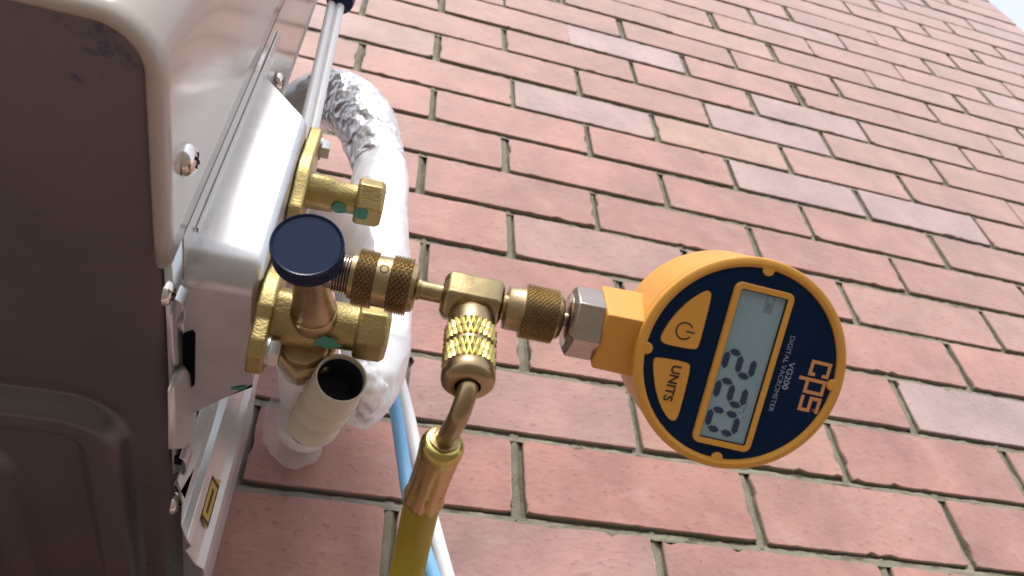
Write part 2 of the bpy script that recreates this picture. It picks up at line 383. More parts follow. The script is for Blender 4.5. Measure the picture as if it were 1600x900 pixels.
bedp = [(-.0066, -.0012), (-.0036, -.0018), (-.0012, -.0026), (.0010, -.0036), (.0030, -.0066), (.0068, -.0080)]
headp = [(-.0068, -.0040), (-.0036, -.0028), (-.0010, -.0026), (.0014, -.0032), (.0036, -.0060), (.0070, -.0075)]
for r in range(-4, 30):
    zc = r * PC + bed_off.get(r, 0)
    joint((-1.0, zc, 0), (1, 0, 0), (0, 1, 0), x1 + 1.0, bedp, .0045 if r < 10 else .009)
for u, za, zb in heads: joint((u, za - .002, 0), (0, 1, 0), (1, 0, 0), zb - za + .004, headp, .0045)
mo.build('mortar', M['mortar'], wall, smooth=60)

# ------------------------------------------------------------------ air conditioner
XS, ZB = -.140, -.104           # side plane, lower rim of the painted cabinet
NF, NR = .452, .022             # front and rear
XL, ZT = -.93, .47
ac = thing('air_conditioner', (-.5, ZB, .27), 'beige outdoor air conditioner unit seen from below at its valve corner', 'air conditioner')
# painted cabinet: right side, front and left side swept, with a rolled lower lip
prof = [(0, ZT), (0, .30), (0, .15), (0, .0), (0, -.06), (0, -.085), (0, ZB + .010), (0, ZB + .0065), (0, ZB + .004)]
for i in range(9):
    a = math.pi * i / 8; prof.append((.0036 - .0036 * math.cos(a), ZB + .003 - .0062 * math.sin(a)))
prof += [(.0072, ZB + .012)]
def plan(n0, rc=.021):
    P = []
    def put(x, n, nx, nn): P.append((x, n, nx, nn))
    for i in range(8): put(XS, n0 + (NF - rc - n0) * i / 7, 1, 0)
    for i in range(1, 10):
        a = (math.pi / 2) * i / 9; put(XS - rc + rc * math.cos(a), NF - rc + rc * math.sin(a), math.cos(a), math.sin(a))
    for i in range(1, 13): put(XS - rc + (XL + rc - XS + rc) * i / 12, NF, 0, 1)
    for i in range(1, 10):
        a = math.pi / 2 + (math.pi / 2) * i / 9; put(XL + rc + rc * math.cos(a), NF - rc + rc * math.sin(a), math.cos(a), math.sin(a))
    put(XL, NR, -1, 0)
    return P
pl = plan(.3475); mb = MB()
mb.rings([[Vector((x - nx * d, z, n - nn * d)) for d, z in prof] for x, n, nx, nn in pl], False, False, closed=False)
# closed rounded end of the lip
x, n, nx, nn = pl[0]
mid = [(d, z) for d, z in prof[4:14]]
for k in range(1, 5):
    pass
cab = mb.build('cabinet', M['paint'], ac, smooth=40)
so = cab.modifiers.new('thickness', 'SOLIDIFY'); so.thickness = .0009; so.offset = -1
tip = MB(); tip.lathe((XS - .0036, ZB + .003, .3475), (0, 0, -1), [(0, .0036), (.0018, .0033), (.003, .0022), (.0036, .0006)], 20)
tip.v = [Vector((a[0], a[1] if a[1] > ZB + .003 else ZB + .003 + (a[1] - ZB - .003) * 1.72, a[2])) for a in tip.v]
tip.build('lip_end', M['paint'], ac)
# painted side panel behind the bracket, with its bright rear edge
sp = MB(); sp.poly([(XS, ZT, .349), (XS, -.088, .349), (XS, -.088, .322), (XS, .060, .322), (XS, .075, .264), (XS, ZT, .264)], (-.0012, 0, 0))
spo = sp.build('side_panel', M['paint'], ac, smooth=0, bevel=.0004)
ed = MB(); ed.tube([(XS - .001, .06, .2635), (XS - .001, ZT, .2635)], .0022, 10, 4); ed.build('folded_edge', M['paint'], ac)
# base pan underside: embossed sheet
def emb(x, n):
    def sd(cx, cn, hx, hn, r):
        qx, qn = abs(x - cx) - hx + r, abs(n - cn) - hn + r
        return math.hypot(max(qx, 0), max(qn, 0)) + min(max(qx, qn), 0) - r
    def st(a, b, d): 
        t = min(1, max(0, (d - a) / (b - a))); return t * t * (3 - 2 * t)
    d = sd(-.345, -.05, .183, .295, .032)
    h = -.0105 * (1 - st(-.0065, .0, d)) + .008 * (1 - st(-.027, -.018, d))
    d2 = sd(-.40, -.09, .182, .300, .040)
    h += -.006 * (1 - st(-.006, 0, d2)) + .004 * (1 - st(-.024, -.016, d2))
    d3 = x - (XS - .0025)                    # bend up towards the side
    if d3 > -.012: h += (d3 + .012) ** 2 * 30
    return h
mb = MB(); xs = [XS - .0012 - .0022 * i for i in range(130)] + [XS - .30 - .04 * i for i in range(13)]
ns = [NR + (NF - .008 - NR) * j / 150 for j in range(151)]
vs = [(x, ZB + .0025 + emb(x, n), n) for n in ns for x in xs]
K = len(xs)
def inside(x, n):
    qx, qn = x - (XS - .021), n - (NF - .021)
    return not (qx > 0 and qn > 0 and math.hypot(qx, qn) > .0165)
mb.add(vs, [(j * K + i, j * K + i + 1, (j + 1) * K + i + 1, (j + 1) * K + i) for j in range(len(ns) - 1) for i in range(K - 1) if inside(xs[i], ns[j + 1])])
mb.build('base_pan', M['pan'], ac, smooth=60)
# galvanised flange standing up from the pan
fl = MB(); prof2 = [(XS - .0035, ZB + .0015), (XS - .0012, ZB + .003), (XS - .0006, ZB + .007), (XS - .0006, -.02)]
fl.rings([[Vector((x, z, n)) for x, z in prof2] for n in (.3455, .30, .25, .20, .186)], False, False, closed=False)
fo = fl.build('base_flange', M['galv'], ac, smooth=50); q = fo.modifiers.new('thickness', 'SOLIDIFY'); q.thickness = .0008
# back and top
bk = MB(); bk.box(((XS + XL) / 2 - .04, .18, .075), ((XS - XL) / 2 - .044, 0, 0), (0, .285, 0), (0, 0, .001)); bk.build('back_panel', M['galv'], ac, smooth=0)
tp = MB(); tp.box(((XS + XL) / 2, ZT + .004, (NF + .26) / 2), ((XS - XL) / 2 + .004, 0, 0), (0, .006, 0), (0, 0, (NF - .26) / 2 + .004)); tp.build('top_panel', M['paint'], ac, bevel=.003)
# rear corner plate with vertical folds
rp = [(-.1385, .196), (-.1335, .186), (-.1330, .176), (-.1285, .174), (-.1262, .166), (-.1290, .160), (-.1240, .145), (-.1200, .140), (-.1192, .131), (-.1225, .126), (-.1205, .114), (-.1235, .104), (-.1255, .030), (-.150, .026)]
mb = MB(); mb.rings([[Vector((x, z, n)) for x, n in rp] for z in (-.132, -.115, -.08, -.03, .02, .045)], False, False, closed=False)
for i, (x, n) in enumerate(rp):
    if i < 3: mb.v[i].y += .020 * (3 - i) / 3
rpo = mb.build('corner_plate', M['galv_pale'], ac, smooth=18); q = rpo.modifiers.new('thickness', 'SOLIDIFY'); q.thickness = .0011; q.offset = -1
q = rpo.modifiers.new('bevel', 'BEVEL'); q.width = .0008; q.segments = 2; q.limit_method = 'ANGLE'; q.angle_limit = R_(18)
# dark strip painting the shade in the gap between flange and plate
gp = MB(); gp.box((XS - .0015, -.052, .199), (.0022, 0, 0), (0, .05, 0), (0, 0, .004)); gp.build('gap_shade', M['dark'], ac, smooth=0)
# warning sticker on the rear plate
A, B = Vector((-.1240, 0, .145)), Vector((-.1290, 0, .160)); dd = (A - B)
def onp(k, z): p = B + dd * k; return Vector((p.x + .0010, z, p.z))
st = MB(); st.poly([onp(.10, -.110), onp(.90, -.112), onp(.90, -.080), onp(.10, -.086)], (.0003, 0, .0001)); sto = st.build('warning_sticker', M['sticker'], ac, smooth=0)
sto['label'] = 'yellow warning sticker with black border'
s2 = MB()
for a, b in (((.10, .90), (-.0865, -.0845)), ((.10, .90), (-.1105, -.1085)), ((.10, .16), (-.110, -.086)), ((.84, .90), (-.110, -.084)), ((.42, .58), (-.105, -.090))):
    s2.poly([onp(a[0], b[0]), onp(a[1], b[0]), onp(a[1], b[1]), onp(a[0], b[1])], (.0005, 0, .0002))
s2.build('print', M['print_dark'], sto, smooth=0)

# mounting arms to the wall
for x in (-.38, -.78):
    mb = MB(); mb.box((x, ZB - .016, .23), (.018, 0, 0), (0, .002, 0), (0, 0, .23)); mb.box((x - .016, ZB - .033, .23), (.002, 0, 0), (0, .0145, 0), (0, 0, .23)); mb.box((x, ZB - .13, .004), (.018, 0, 0), (0, .11, 0), (0, 0, .0025))
    mb.build('mounting_arm', M['galv'], ac, smooth=0)
# valve bracket (box of galvanised sheet standing out from the side)
XP, ZU, NB = -.108, -.090, .335
path = [(NB, None), (NB, .01), (NB, -.03), (NB, -.074)]
for i in range(1, 7):
    a = (math.pi / 2) * i / 6; path.append((NB - .016 + .016 * math.cos(a), -.074 - .016 * math.sin(a)))
path += [(.303, ZU), (.252, ZU), (None, ZU)]
colsx = [XS, XS + .0072, -.120, XP]
mb = MB()
for n, z in path:
    for x in colsx:
        k = (x - XS) / (XP - XS)
        mb.v.append(Vector((x, (.070 - .040 * k) if z is None else z, (.222 + .036 * k) if n is None else n)))
nc = len(colsx)
for i in range(len(path) - 1):
    for j in range(nc - 1):
        mb.f.append((i * nc + j, i * nc + j + 1, (i + 1) * nc + j + 1, (i + 1) * nc + j))
edge = [i * nc + nc - 1 for i in range(len(path))]
k = len(mb.v); mb.v += [Vector((XP, .040, .25)), Vector((XP, .040, .305))]
mb.f.append(tuple(edge + [k, k + 1]))
br = mb.build('valve_bracket', M['galv'], ac, smooth=40, bevel=.0035, bseg=3)
br['label'] = 'silver sheet metal bracket carrying the two brass valves'
s = MB(); s.poly([(XS + .0004, .127, .327), (XS + .0004, .120, .336), (XS + .0004, .0, .3365), (XS + .0004, -.07, .3365), (XS + .0004, -.07, .331), (XS + .0004, .06, .326)], (.0009, 0, 0))
s.build('bracket_flange', M['galv'], br, smooth=0)
# bracket teal scribble
s = MB(); c = at(372, 606, v=ZU - .0004); s.poly([c + Vector(a) for a in ((-.004, 0, -.002), (.001, 0, -.0018), (.0045, 0, .0015), (.002, 0, .0018), (-.001, 0, .0002))], (0, -.0002, 0)); s.build('paint_mark', M['teal'], br, smooth=0)

def screw(name, p, r, par, m='screw', tilt=(1, 0, 0)):
    d = Vector(tilt).normalized()
    mb = MB(); mb.lathe(p, d, [(0, r), (r * .18, r * 1.0), (r * .42, r * .86), (r * .58, r * .62), (r * .66, r * .3), (r * .68, r * .02)], 28, cap0=False)
    o = mb.build(name, M[m], par, smooth=60)
    e1, e2 = basis(d, (0, .8, .6)); c = MB()
    for a, b in ((e1, e2), (e2, e1)): c.box(Vector(p) + d * r * .60, a * r * .48, b * r * .10, d * r * .085)  # raised dark bars paint the shade of a cross cut in the head
    c.build('cross_shade', M['dark'], o, smooth=0)
    return o
screw('screw', at(290, 249, x=XS), .0066, ac, tilt=(1, .05, .1))
screw('screw', at(258, 458, x=XS), .0052, ac)
screw('screw', at(270, 786, x=XS), .0058, ac)
screw('screw', at(433, 127, x=XS + .001), .0060, ac)
screw('screw', at(331, 657, x=-.1385), .0052, ac)
# locating tabs pressed out of the flange
def tab(px, py, hn, hz, out, name='tab'):
    c = at(px, py, x=XS); mb = MB(); rs = []
    for i in range(9):
        u = -1 + 2 * i / 8; o_ = out * (1 - u * u) ** .5 * .9 + .0008
        rs.append([c + Vector((o_ + .0009 * q, hz * w, hn * u)) for q, w in ((0, -1), (1, -1), (1, .8), (0, .8))])
    mb.rings(rs); return mb.build(name, M['galv'], ac, bevel=.0003)
tab(274, 476, .0085, .0048, .0040)
tab(282, 715, .0095, .0060, .0036)
# raised pressed pad on the flange and a dark plate painting the shaded opening above it
pad = [(263, 702), (262, 610), (270, 585), (283, 570), (297, 592), (301, 612), (300, 688), (285, 700)]
mb = MB(); cen = at(281, 640, x=XS)
rs = []
for q, e in ((0, 1.0), (.0016, .99), (.0026, .93), (.0030, .80), (.0031, .4)):
    rs.append([cen + (at(x, y, x=XS) - cen) * e + Vector((q, 0, 0)) for x, y in pad])
mb.rings(rs); mb.build('pressed_pad', M['galv_pale'], ac, smooth=70)
sl_ = [(281, 532), (288, 521), (301, 517), (305, 522), (304, 601), (299, 606), (297, 592), (283, 566), (278, 550)]
mb = MB(); mb.poly([at(x, y, v=-.0905) for x, y in sl_], (0, .002, 0)); mb.build('slot_shade', M['dark'], ac, smooth=0)
# cable clamp at the upper rear edge
ctop = at(531, 2, x=-.116)
cc = MB(); cc.lathe(ctop + Vector((0, -.004, 0)), (0, 1, 0), [(0, .006), (.003, .0105), (.012, .0115), (.030, .0115), (.034, .009)], 20)
cc.box(ctop + Vector((-.012, .016, 0)), (.014, 0, 0), (0, .008, 0), (0, 0, .006)); clamp = cc.build('cable_clamp', M['cap'], ac, bevel=.0008)

# ------------------------------------------------------------------ service valves (parts of the unit)
def on_cyl_patch(p, d, r, s0, s1, a0, a1, seed):
    """dab of paint lying on a cylinder"""
    d = Vector(d).normalized(); e1, e2 = basis(d, WD((0, 0, 0)) if False else (0, 1, 0)); rn = random.Random(seed)
    c = []; N = 22
    for i in range(N):
        th = 2 * math.pi * i / N; k = .72 + .28 * rn.random(); u = math.cos(th) * k; w = math.sin(th) * k
        c.append((.5 * (s0 + s1) + .5 * (s1 - s0) * u, .5 * (a0 + a1) + .5 * (a1 - a0) * w))
    mb = MB(); mid = (.5 * (s0 + s1), .5 * (a0 + a1))
    pt = lambda s_, a: Vector(p) + d * s_ + (e1 * math.cos(a) + e2 * math.sin(a)) * (r + .00035)
    rg = []
    for f in (1, .66, .33): rg.append([pt(mid[0] + (s_ - mid[0]) * f, mid[1] + (a - mid[1]) * f) for s_, a in c])
    mb.rings(rg, False, True); return mb
def valve(c, x_hex, hex_len, hex_r, body_r, flo, fhi, bolts, name_label):
    """c: axis point on the bracket plate (u, v, n); axis runs along +u"""
    X = Vector((1, 0, 0)); c = Vector(c); L = x_hex - c.x
    b = MB()
    b.lathe(c, X, [(.004, body_r * 1.10), (.008, body_r * 1.02), (L * .30, body_r), (L * .62, body_r * .98), (L * .70, body_r * .86), (L + .001, body_r * .84)], 32,
            fn=lambda th, s_, r: r * (1 + .10 * max(0, math.cos(4 * th)) * (1 if s_ < L * .65 else 0)))
    body = b.build('service_valve', M['cast'], ac, smooth=45); body['label'] = name_label
    f = MB(); o = []
    for z, hw in ((flo, .006), (flo + .005, .011), (flo + .016, .0125), (c.y - .010, .0165), (c.y, .0185), (c.y + .010, .0165), (fhi - .016, .0125), (fhi - .005, .011), (fhi, .006)): o.append((z, hw))
    out = [Vector((c.x + .0003, z, c.z + hw)) for z, hw in o] + [Vector((c.x + .0003, z, c.z - hw)) for z, hw in reversed(o)]
    f.poly(out, (.0072, 0, 0)); f.build('flange', M['cast'], body, smooth=40, bevel=.0012, bseg=3)
    for bz, r in bolts:
        q = MB(); q.prism((c.x + .0075, bz, c.z), X, [(0, r), (.0045, r), (.0056, r * .9)], 6, rot=.3); q.lathe((c.x + .0075, bz, c.z), X, [(0, r * 1.15), (.0012, r * 1.15)], 24)
        q.build('bolt', M['bolt'], body, smooth=30)
    h = MB(); h.prism((x_hex, c.y, c.z), X, [(0, hex_r * .90), (.0014, hex_r), (hex_len - .0022, hex_r), (hex_len, hex_r * .86)], 6, up=(0, 0, 1), rot=R_(8))
    h.build('hex_cap', M['cast'], body, smooth=25, bevel=.0006)
    return body
up = at(556, 312, n=.31); lo = at(556, 513, n=.31)
vU = valve((XP, up.y, .31), up.x, .0150, .0133, .0098, up.y - .033, .053, ((.044, .0058),), 'upper brass service valve with hexagonal cap and teal paint dabs')
vL = valve((XP, lo.y, .31), lo.x, .0150, .0140, .0128, lo.y - .030, lo.y + .034, ((lo.y - .0215, .0062),), 'lower brass service valve with service port and hexagonal cap')
Xax = Vector((1, 0, 0))
def dab(par, axis_c, r, px, py, ws, wa, seed):
    # angle on the cylinder facing the given spot
    best = None
    for i in range(120):
        a = 2 * math.pi * i / 120
        e1, e2 = basis(Xax, (0, 1, 0)); d = e1 * math.cos(a) + e2 * math.sin(a)
        for j in range(60):
            p = Vector((XP + .008 + j * .001, axis_c.y, axis_c.z)) + d * r
            if d.dot(CAM - p) < 0: continue
            q = p - CAM; t = q.dot(FWD); e = math.hypot(800 + FPX * q.dot(RGT) / t - px, 450 + FPX * q.dot(DWN) / t - py)
            if best is None or e < best[0]: best = (e, a, p.x - XP)
    return on_cyl_patch((XP, axis_c.y, axis_c.z), Xax, r, best[2] - ws, best[2] + ws, best[1] - wa, best[1] + wa, seed).build('paint_dab', M['teal'], par, smooth=60)
dab(vU, up, .0098 * 1.03, 530, 326, .0050, .40, 1); dab(vL, lo, .0128 * 1.05, 512, 536, .0068, .26, 2)
dab(vU, up, .0133 * .97, 566, 334, .0042, .34, 3)

# line of fittings: from the service port to the gauge
TG = .300
Ncam = Vector((.0740, .1479, -.9862)).normalized()
GN = RGT * Ncam.x + DWN * Ncam.y + FWD * Ncam.z            # gauge face normal
GO = at(1154, 566, t=TG); GD = .045                         # face centre, case depth
GE = GO - GN * .0185
r0 = ray(600, 441); E1 = CAM + r0 * ((GE - CAM).dot(GN) / r0.dot(GN))
LD = (GE - E1).normalized()
def on_line(px):
    k = (px - 800) / FPX
    a = (E1 - CAM); num = k * a.dot(FWD) - a.dot(RGT); den = LD.dot(RGT) - k * LD.dot(FWD)
    return num / den
S = on_line
def LP(px): return E1 + LD * S(px)
def R(px, w): return w * depth(LP(px)) / FPX
VF = (CAM - LP(740)); VF = (VF - LD * VF.dot(LD)).normalized(); UPV = LD.cross(VF)
if UPV.dot(DWN) > 0: UPV = -UPV
def line_lathe(mb, stations, seg=48, **k):
    mb.lathe(E1, LD, [(S(a), R(a, w)) for a, w in stations], seg, up=VF, **k); return mb
def knurl(mb, p, d, s0, s1, r, h, n, rows, up=None, twist=1.0, sub=4):
    ns = max(4, rows * 2 * sub); prof = [(s0 - .0002, r * .98)] + [(s0 + (s1 - s0) * i / ns, r) for i in range(ns + 1)] + [(s1 + .0002, r * .98)]
    def fn(th, s_, rr):
        if rr < r: return rr
        a = th * n / (2 * math.pi); q = (s_ - s0) / (s1 - s0) * rows
        return r + h * min(tri(a + q * twist), tri(a - q * twist)) * 1.0
    return mb.lathe(p, d, prof, n * sub * 2 // 1 if n < 40 else n * sub, up=up, fn=fn)

# service port neck and cap on the lower valve
pc = at(480, 381, t=.283); pb = at(491, 489, t=.335)
pd = (pc - pb).normalized(); pl_ = (pc - pb).length
mb = MB(); mb.lathe(pb, pd, [(-.006, .0100), (.0025, .0102), (.0035, .0094), (.0055, .0097), (.0070, .0088), (pl_ * .36, .0080), (pl_ * .50, .0075), (pl_ * .70, .0086), (pl_ * .9, .0085)], 40)
mb.build('service_port', M['brass_old'], vL, smooth=40)
# side branch of the port with its thread
mb = MB(); st_ = [(497, 25)]
for i in range(7):
    a = 522 + i * 4.2; st_ += [(a, 27), (a + 1.6, 31), (a + 2.6, 31)]
st_ += [(556, 28)]
line_lathe(mb, st_, 36); mb.build('threaded_branch', M['nut_steel'], vL, smooth=30)
cr = pxr(57, pc)
mb = MB(); knurl(mb, pc, pd, -.0088, -.0012, cr * .985, .0005, 84, 4, sub=3)
mb.lathe(pc, pd, [(-.0100, cr * .6), (-.0096, cr * .93), (-.0086, cr * .97)], 64)
mb.build('port_cap_grip', M['cap'], vL, smooth=25)
mb = MB(); mb.lathe(pc, pd, [(-.0011, cr * 1.0), (-.0003, cr * 1.0), (.0000, cr * .975), (-.0002, cr * .94), (-.0008, cr * .91), (-.0009, cr * .3), (-.0009, .0002)], 72, cap0=True)
o = mb.build('port_cap', M['cap'], vL, smooth=30); o['label'] = 'round navy black cap with knurled rim'
# flare nut on the lower valve and the pipe leaving it
fn0 = at(478, 540, t=.352); fn1 = at(492, 612, t=.44); fd = (fn1 - fn0).normalized()
mb = MB(); mb.prism(fn0, fd, [(.004, .0125), (.006, .0150), (.024, .0150), (.027, .0118)], 6, rot=.2); mb.lathe(fn0, fd, [(-.004, .010), (.006, .0105)], 24)
mb.build('flare_nut', M['brass_old'], vL, smooth=30, bevel=.0006)

# ------------------------------------------------------------------ left coupler
cpl = thing('hose_coupler', LP(600), 'knurled brass coupler screwed onto the threaded service port', 'coupler')
mb = MB(); line_lathe(mb, [(547, 24), (547.5, 34), (549, 36), (556, 36.5), (557, 40)]); mb.build('end_ring', M['brass'], cpl)
for a, b in ((557, 586), (610, 640)):
    mb = MB(); knurl(mb, E1, LD, S(a), S(b), R(a, 39.5), .0019, 24, 4, up=VF, sub=5); mb.build('knurled_band', M['brass_old'], cpl, smooth=12)
mb = MB(); line_lathe(mb, [(585, 36), (587, 40.5), (608.5, 40.5), (611, 36)]); band = mb.build('smooth_band', M['brass'], cpl)
mb = MB(); line_lathe(mb, [(639, 38), (641, 39), (648, 37.5), (651, 33), (652, 20)]); mb.build('end_ring', M['brass'], cpl)
# stamped letters on the smooth band
def text_mesh(body, size, extrude=0.0, bold=0.0, align='CENTER'):
    cu = bpy.data.curves.new('txt', 'FONT'); cu.body = body; cu.size = size; cu.align_x = align; cu.align_y = 'CENTER'; cu.extrude = extrude; cu.offset = bold
    o = bpy.data.objects.new('txt', cu); COL.objects.link(o)
    dg = bpy.context.evaluated_depsgraph_get(); dg.update()
    me = bpy.data.meshes.new_from_object(o.evaluated_get(dg)); bpy.data.objects.remove(o); bpy.data.curves.remove(cu)
    return me
def text(name, body, size, org, a, b, mt, parent, extrude=.0001, bold=0.0, sx=1.0, roll=None):
    me = text_mesh(body, size, extrude, bold); a = Vector(a).normalized(); b = Vector(b).normalized(); c = a.cross(b)
    mb = MB()
    for v in me.vertices:
        if roll:   # wrap round a cylinder (axis point, axis, radius): text runs along b in angle
            p0, ax, r = roll
            e = org - p0; e = (e - ax * e.dot(ax)).normalized(); g = a
            ang = v.co.x * sx / r
            mb.v.append(p0 + ax * (org - p0).dot(ax) + b * v.co.y + (e * math.cos(ang) + g * math.sin(ang)) * (r + v.co.z))
        else: mb.v.append(org + a * (v.co.x * sx) + b * v.co.y + c * v.co.z)
    mb.f = [tuple(p.vertices) for p in me.polygons]; bpy.data.meshes.remove(me)
    return mb.build(name, mt, parent, smooth=0)
rb = R(598, 40.5); pT = LP(598)
dirn = (VF * math.cos(R_(38)) + UPV * math.sin(R_(38))); tang = (-VF * math.sin(R_(38)) + UPV * math.cos(R_(38)))
text('stamped_letters', 'TO', .0052, pT + dirn * rb, -tang, LD, M['print_dark'], band, .00008, roll=(pT, LD, rb))

# ------------------------------------------------------------------ tee
tee = thing('tee_fitting', LP(738), 'faceted brass tee between the two knurled couplers', 'pipe fitting')
mb = MB(); line_lathe(mb, [(650, 17), (656, 17), (657, 15), (690, 15), (692, 19), (700, 20)], 32); mb.build('left_stem', M['brass'], tee)
mb = MB(); mb.prism(E1, LD, [(S(690), R(700, 30)), (S(697), R(700, 41)), (S(702), R(700, 42)), (S(773), R(770, 42)), (S(778), R(778, 40)), (S(783), R(780, 30))], 6, up=VF, rot=R_(-8)); 
mb.build('body', M['brass'], tee, smooth=25, bevel=.0009)
mb = MB(); line_lathe(mb, [(775, 22), (790, 21), (791, 18), (800, 18)], 32); mb.build('right_stem', M['brass'], tee)
# branch of the tee
b0 = LP(738); b1 = at(731, 600, t=depth(b0) - .030); bd = (b1 - b0).normalized(); bl = (b1 - b0).length
def BS(k): return bl * k
mb = MB(); mb.lathe(b0, bd, [(BS(.12), .0078), (BS(.22), .0058), (BS(.36), .0056)], 32); mb.build('branch', M['brass'], tee)

# ------------------------------------------------------------------ right coupler
cp2 = thing('gauge_coupler', LP(840), 'knurled brass coupler between the tee and the steel hexagon nut', 'coupler')
mb = MB(); line_lathe(mb, [(788, 22), (789, 33), (791, 34.5), (812, 34.5), (816, 37)]); mb.build('collar', M['brass_old'], cp2)
mb = MB(); knurl(mb, E1, LD, S(816), S(866), R(840, 38), .0014, 34, 8, up=VF, sub=4); mb.build('knurled_band', M['brass_old'], cp2, smooth=12)
mb = MB(); line_lathe(mb, [(865, 37), (868, 36), (875, 32), (877, 28), (878, 14)]); mb.build('end_ring', M['brass'], cp2)

# ------------------------------------------------------------------ vacuum gauge
ga = thing('vacuum_gauge', GO - GN * GD, 'round orange digital vacuum gauge with navy face reading 220', 'gauge')
mb = MB(); line_lathe(mb, [(876, 11), (892, 11)], 24); mb.build('stem', M['nut_steel'], ga)
mb = MB(); s0, s1 = S(884), S(932); hr = R(905, 56)
mb.lathe(E1, LD, [(s0 - .0003, hr * .30), (s0, hr * .74), (s0 + .0004, hr * .80)], 40, up=VF)
mb.prism(E1, LD, [(s0, hr * .80), (s0 + .0022, hr), (s1, hr)], 6, up=VF, rot=R_(28)); mb.build('hexagon_nut', M['nut_steel'], ga, smooth=25, bevel=.0005)
def sq_pts(px, w, rot):
    p = LP(px); d = R(px, w)
    return [p + (VF * math.cos(rot + i * math.pi / 2) + UPV * math.sin(rot + i * math.pi / 2)) * d for i in range(4)]
mb = MB(); mb.rings([sq_pts(931.5, 64, R_(17)), sq_pts(934, 68, R_(17)), sq_pts(1040, 70, R_(17))]); mb.build('stem_block', M['orange'], ga, smooth=0, bevel=.0012, bseg=3)
# local face frame: A along the reading direction, B towards the top of the lettering
def FP(px, py, h=0.0):
    d = ray(px, py); o = GO + GN * h; return CAM + d * ((o - CAM).dot(GN) / d.dot(GN))
A_ = (FP(1170, 708) + FP(1080, 688) - FP(1153, 437) - FP(1243, 462)); A_ = (A_ - GN * A_.dot(GN)).normalized(); B_ = GN.cross(A_).normalized()
if B_.dot(RGT) < 0: B_ = -B_
def Z6(x, y): return FP(860 + x / 2.308, 360 + y / 2.308)
def fp(a, b, h=0.0): return GC + A_ * a + B_ * b + GN * h
rim_px = [(1322, 568), (1146, 733.5), (1033, 687), (1276, 680.6), (1276, 440), (1189, 403), (1046, 453), (990, 568)]
GC = sum((FP(*p) for p in rim_px), Vector()) / 8
for _ in range(60):
    ds = [(FP(*p) - GC) for p in rim_px]; rm = sum(d.length for d in ds) / 8
    GC = GC + sum(((d - d.normalized() * rm) for d in ds), Vector()) / 8
RR = sum((FP(*p) - GC).length for p in rim_px) / 8
case = MB(); case.lathe(GC, GN, [(-GD - .0005, RR * .82), (-GD, RR * .90), (-GD * .95, RR * .955), (-GD * .86, RR * .972), (-.0062, RR * .988), (-.0060, RR * .972), (-.0054, RR * .972), (-.0052, RR * .992), (-.0020, RR), (-.0006, RR * .994), (0, RR * .975), (.0002, RR * .94), (-.0004, RR * .912), (-.0016, RR * .905)], 128, up=A_)
case.build('case', M['orange'], ga, smooth=32)
mb = MB(); mb.lathe(GC, GN, [(-.0030, RR * .90), (-.0014, RR * .906), (-.0013, RR * .904)], 128, up=A_); fp_ = mb.build('face_plate', M['navy'], ga, smooth=30)
H0 = -.0013
def local(p): d = p - GC; return d.dot(A_), d.dot(B_)
def face_poly(name, pts, h0, h1, mt, parent, bevel=0.0, rounding=2):
    """pts in face coordinates (a, b)"""
    for _ in range(rounding):
        q = []
        for i in range(len(pts)):
            a, b = Vector(pts[i]), Vector(pts[(i + 1) % len(pts)]); q += [a.lerp(b, .22), a.lerp(b, .78)]
        pts = q
    mb = MB(); mb.poly([fp(p[0], p[1], h0) for p in pts], GN * (h1 - h0)); return mb.build(name, mt, parent, smooth=30, bevel=bevel)
# rim notches
for i, (x, y) in enumerate(((790, 146), (345, 425), (600, 830), (1018, 560))):
    c = Z6(x, y) - GC; c = GC + c.normalized() * RR * .902
    mb = MB(); mb.lathe(c, GN, [(-.0030, .0024), (-.0004, .0024), (-.0001, .0020)], 18); mb.build('rim_notch', M['orange'], ga)
# display frame and display
def rrect(c0, c1, r, n=6):
    (a0, b0), (a1, b1) = c0, c1; out = []
    for ca, cb, st in ((a1 - r, b1 - r, 0), (a0 + r, b1 - r, 90), (a0 + r, b0 + r, 180), (a1 - r, b0 + r, 270)):
        for i in range(n + 1):
            t = R_(st + 90 * i / n); out.append((ca + r * math.cos(t), cb + r * math.sin(t)))
    return out
lc = [local(FP(*p)) for p in ((1153, 437), (1243, 462), (1170, 708), (1080, 688))]
la0 = (lc[0][0] + lc[1][0]) / 2; la1 = (lc[2][0] + lc[3][0]) / 2; lb0 = (lc[0][1] + lc[3][1]) / 2; lb1 = (lc[1][1] + lc[2][1]) / 2
fw = .0024
outer = rrect((la0, lb0), (la1, lb1), .0028); inner = rrect((la0 + fw, lb0 + fw), (la1 - fw, lb1 - fw), .0008)
mb = MB(); mb.rings([[fp(a, b, h) for a, b in ring] for ring, h in ((outer, H0 - .0005), (outer, .0002), ([(a * .99 + (la0 + la1) * .005, b * .985 + (lb0 + lb1) * .0075) for a, b in outer], .0005), (inner, .0005), (inner, -.0022))], False, False)
mb.build('display_frame', M['orange'], ga, smooth=35)
ia0, ia1, ib0, ib1 = la0 + fw, la1 - fw, lb0 + fw, lb1 - fw
lcd = face_poly('display', [(ia0 - .0002, ib0 - .0002), (ia1 + .0002, ib0 - .0002), (ia1 + .0002, ib1 + .0002), (ia0 - .0002, ib1 + .0002)], -.0030, -.0009, M['lcd'], ga, rounding=0)
HL = -.0008
mb = MB(); g_ = .00035
for (p0, p1) in (((ia0, ib1 - g_), (ia1, ib1)), ((ia0, ib0), (ia1, ib0 + g_)), ((ia1 - g_, ib0 + g_), (ia1, ib1 - g_)), ((ia0, ib0 + g_), (ia0 + g_, ib1 - g_))):
    mb.poly([fp(p0[0], p0[1], HL), fp(p1[0], p0[1], HL), fp(p1[0], p1[1], HL), fp(p0[0], p1[1], HL)], GN * .0006)
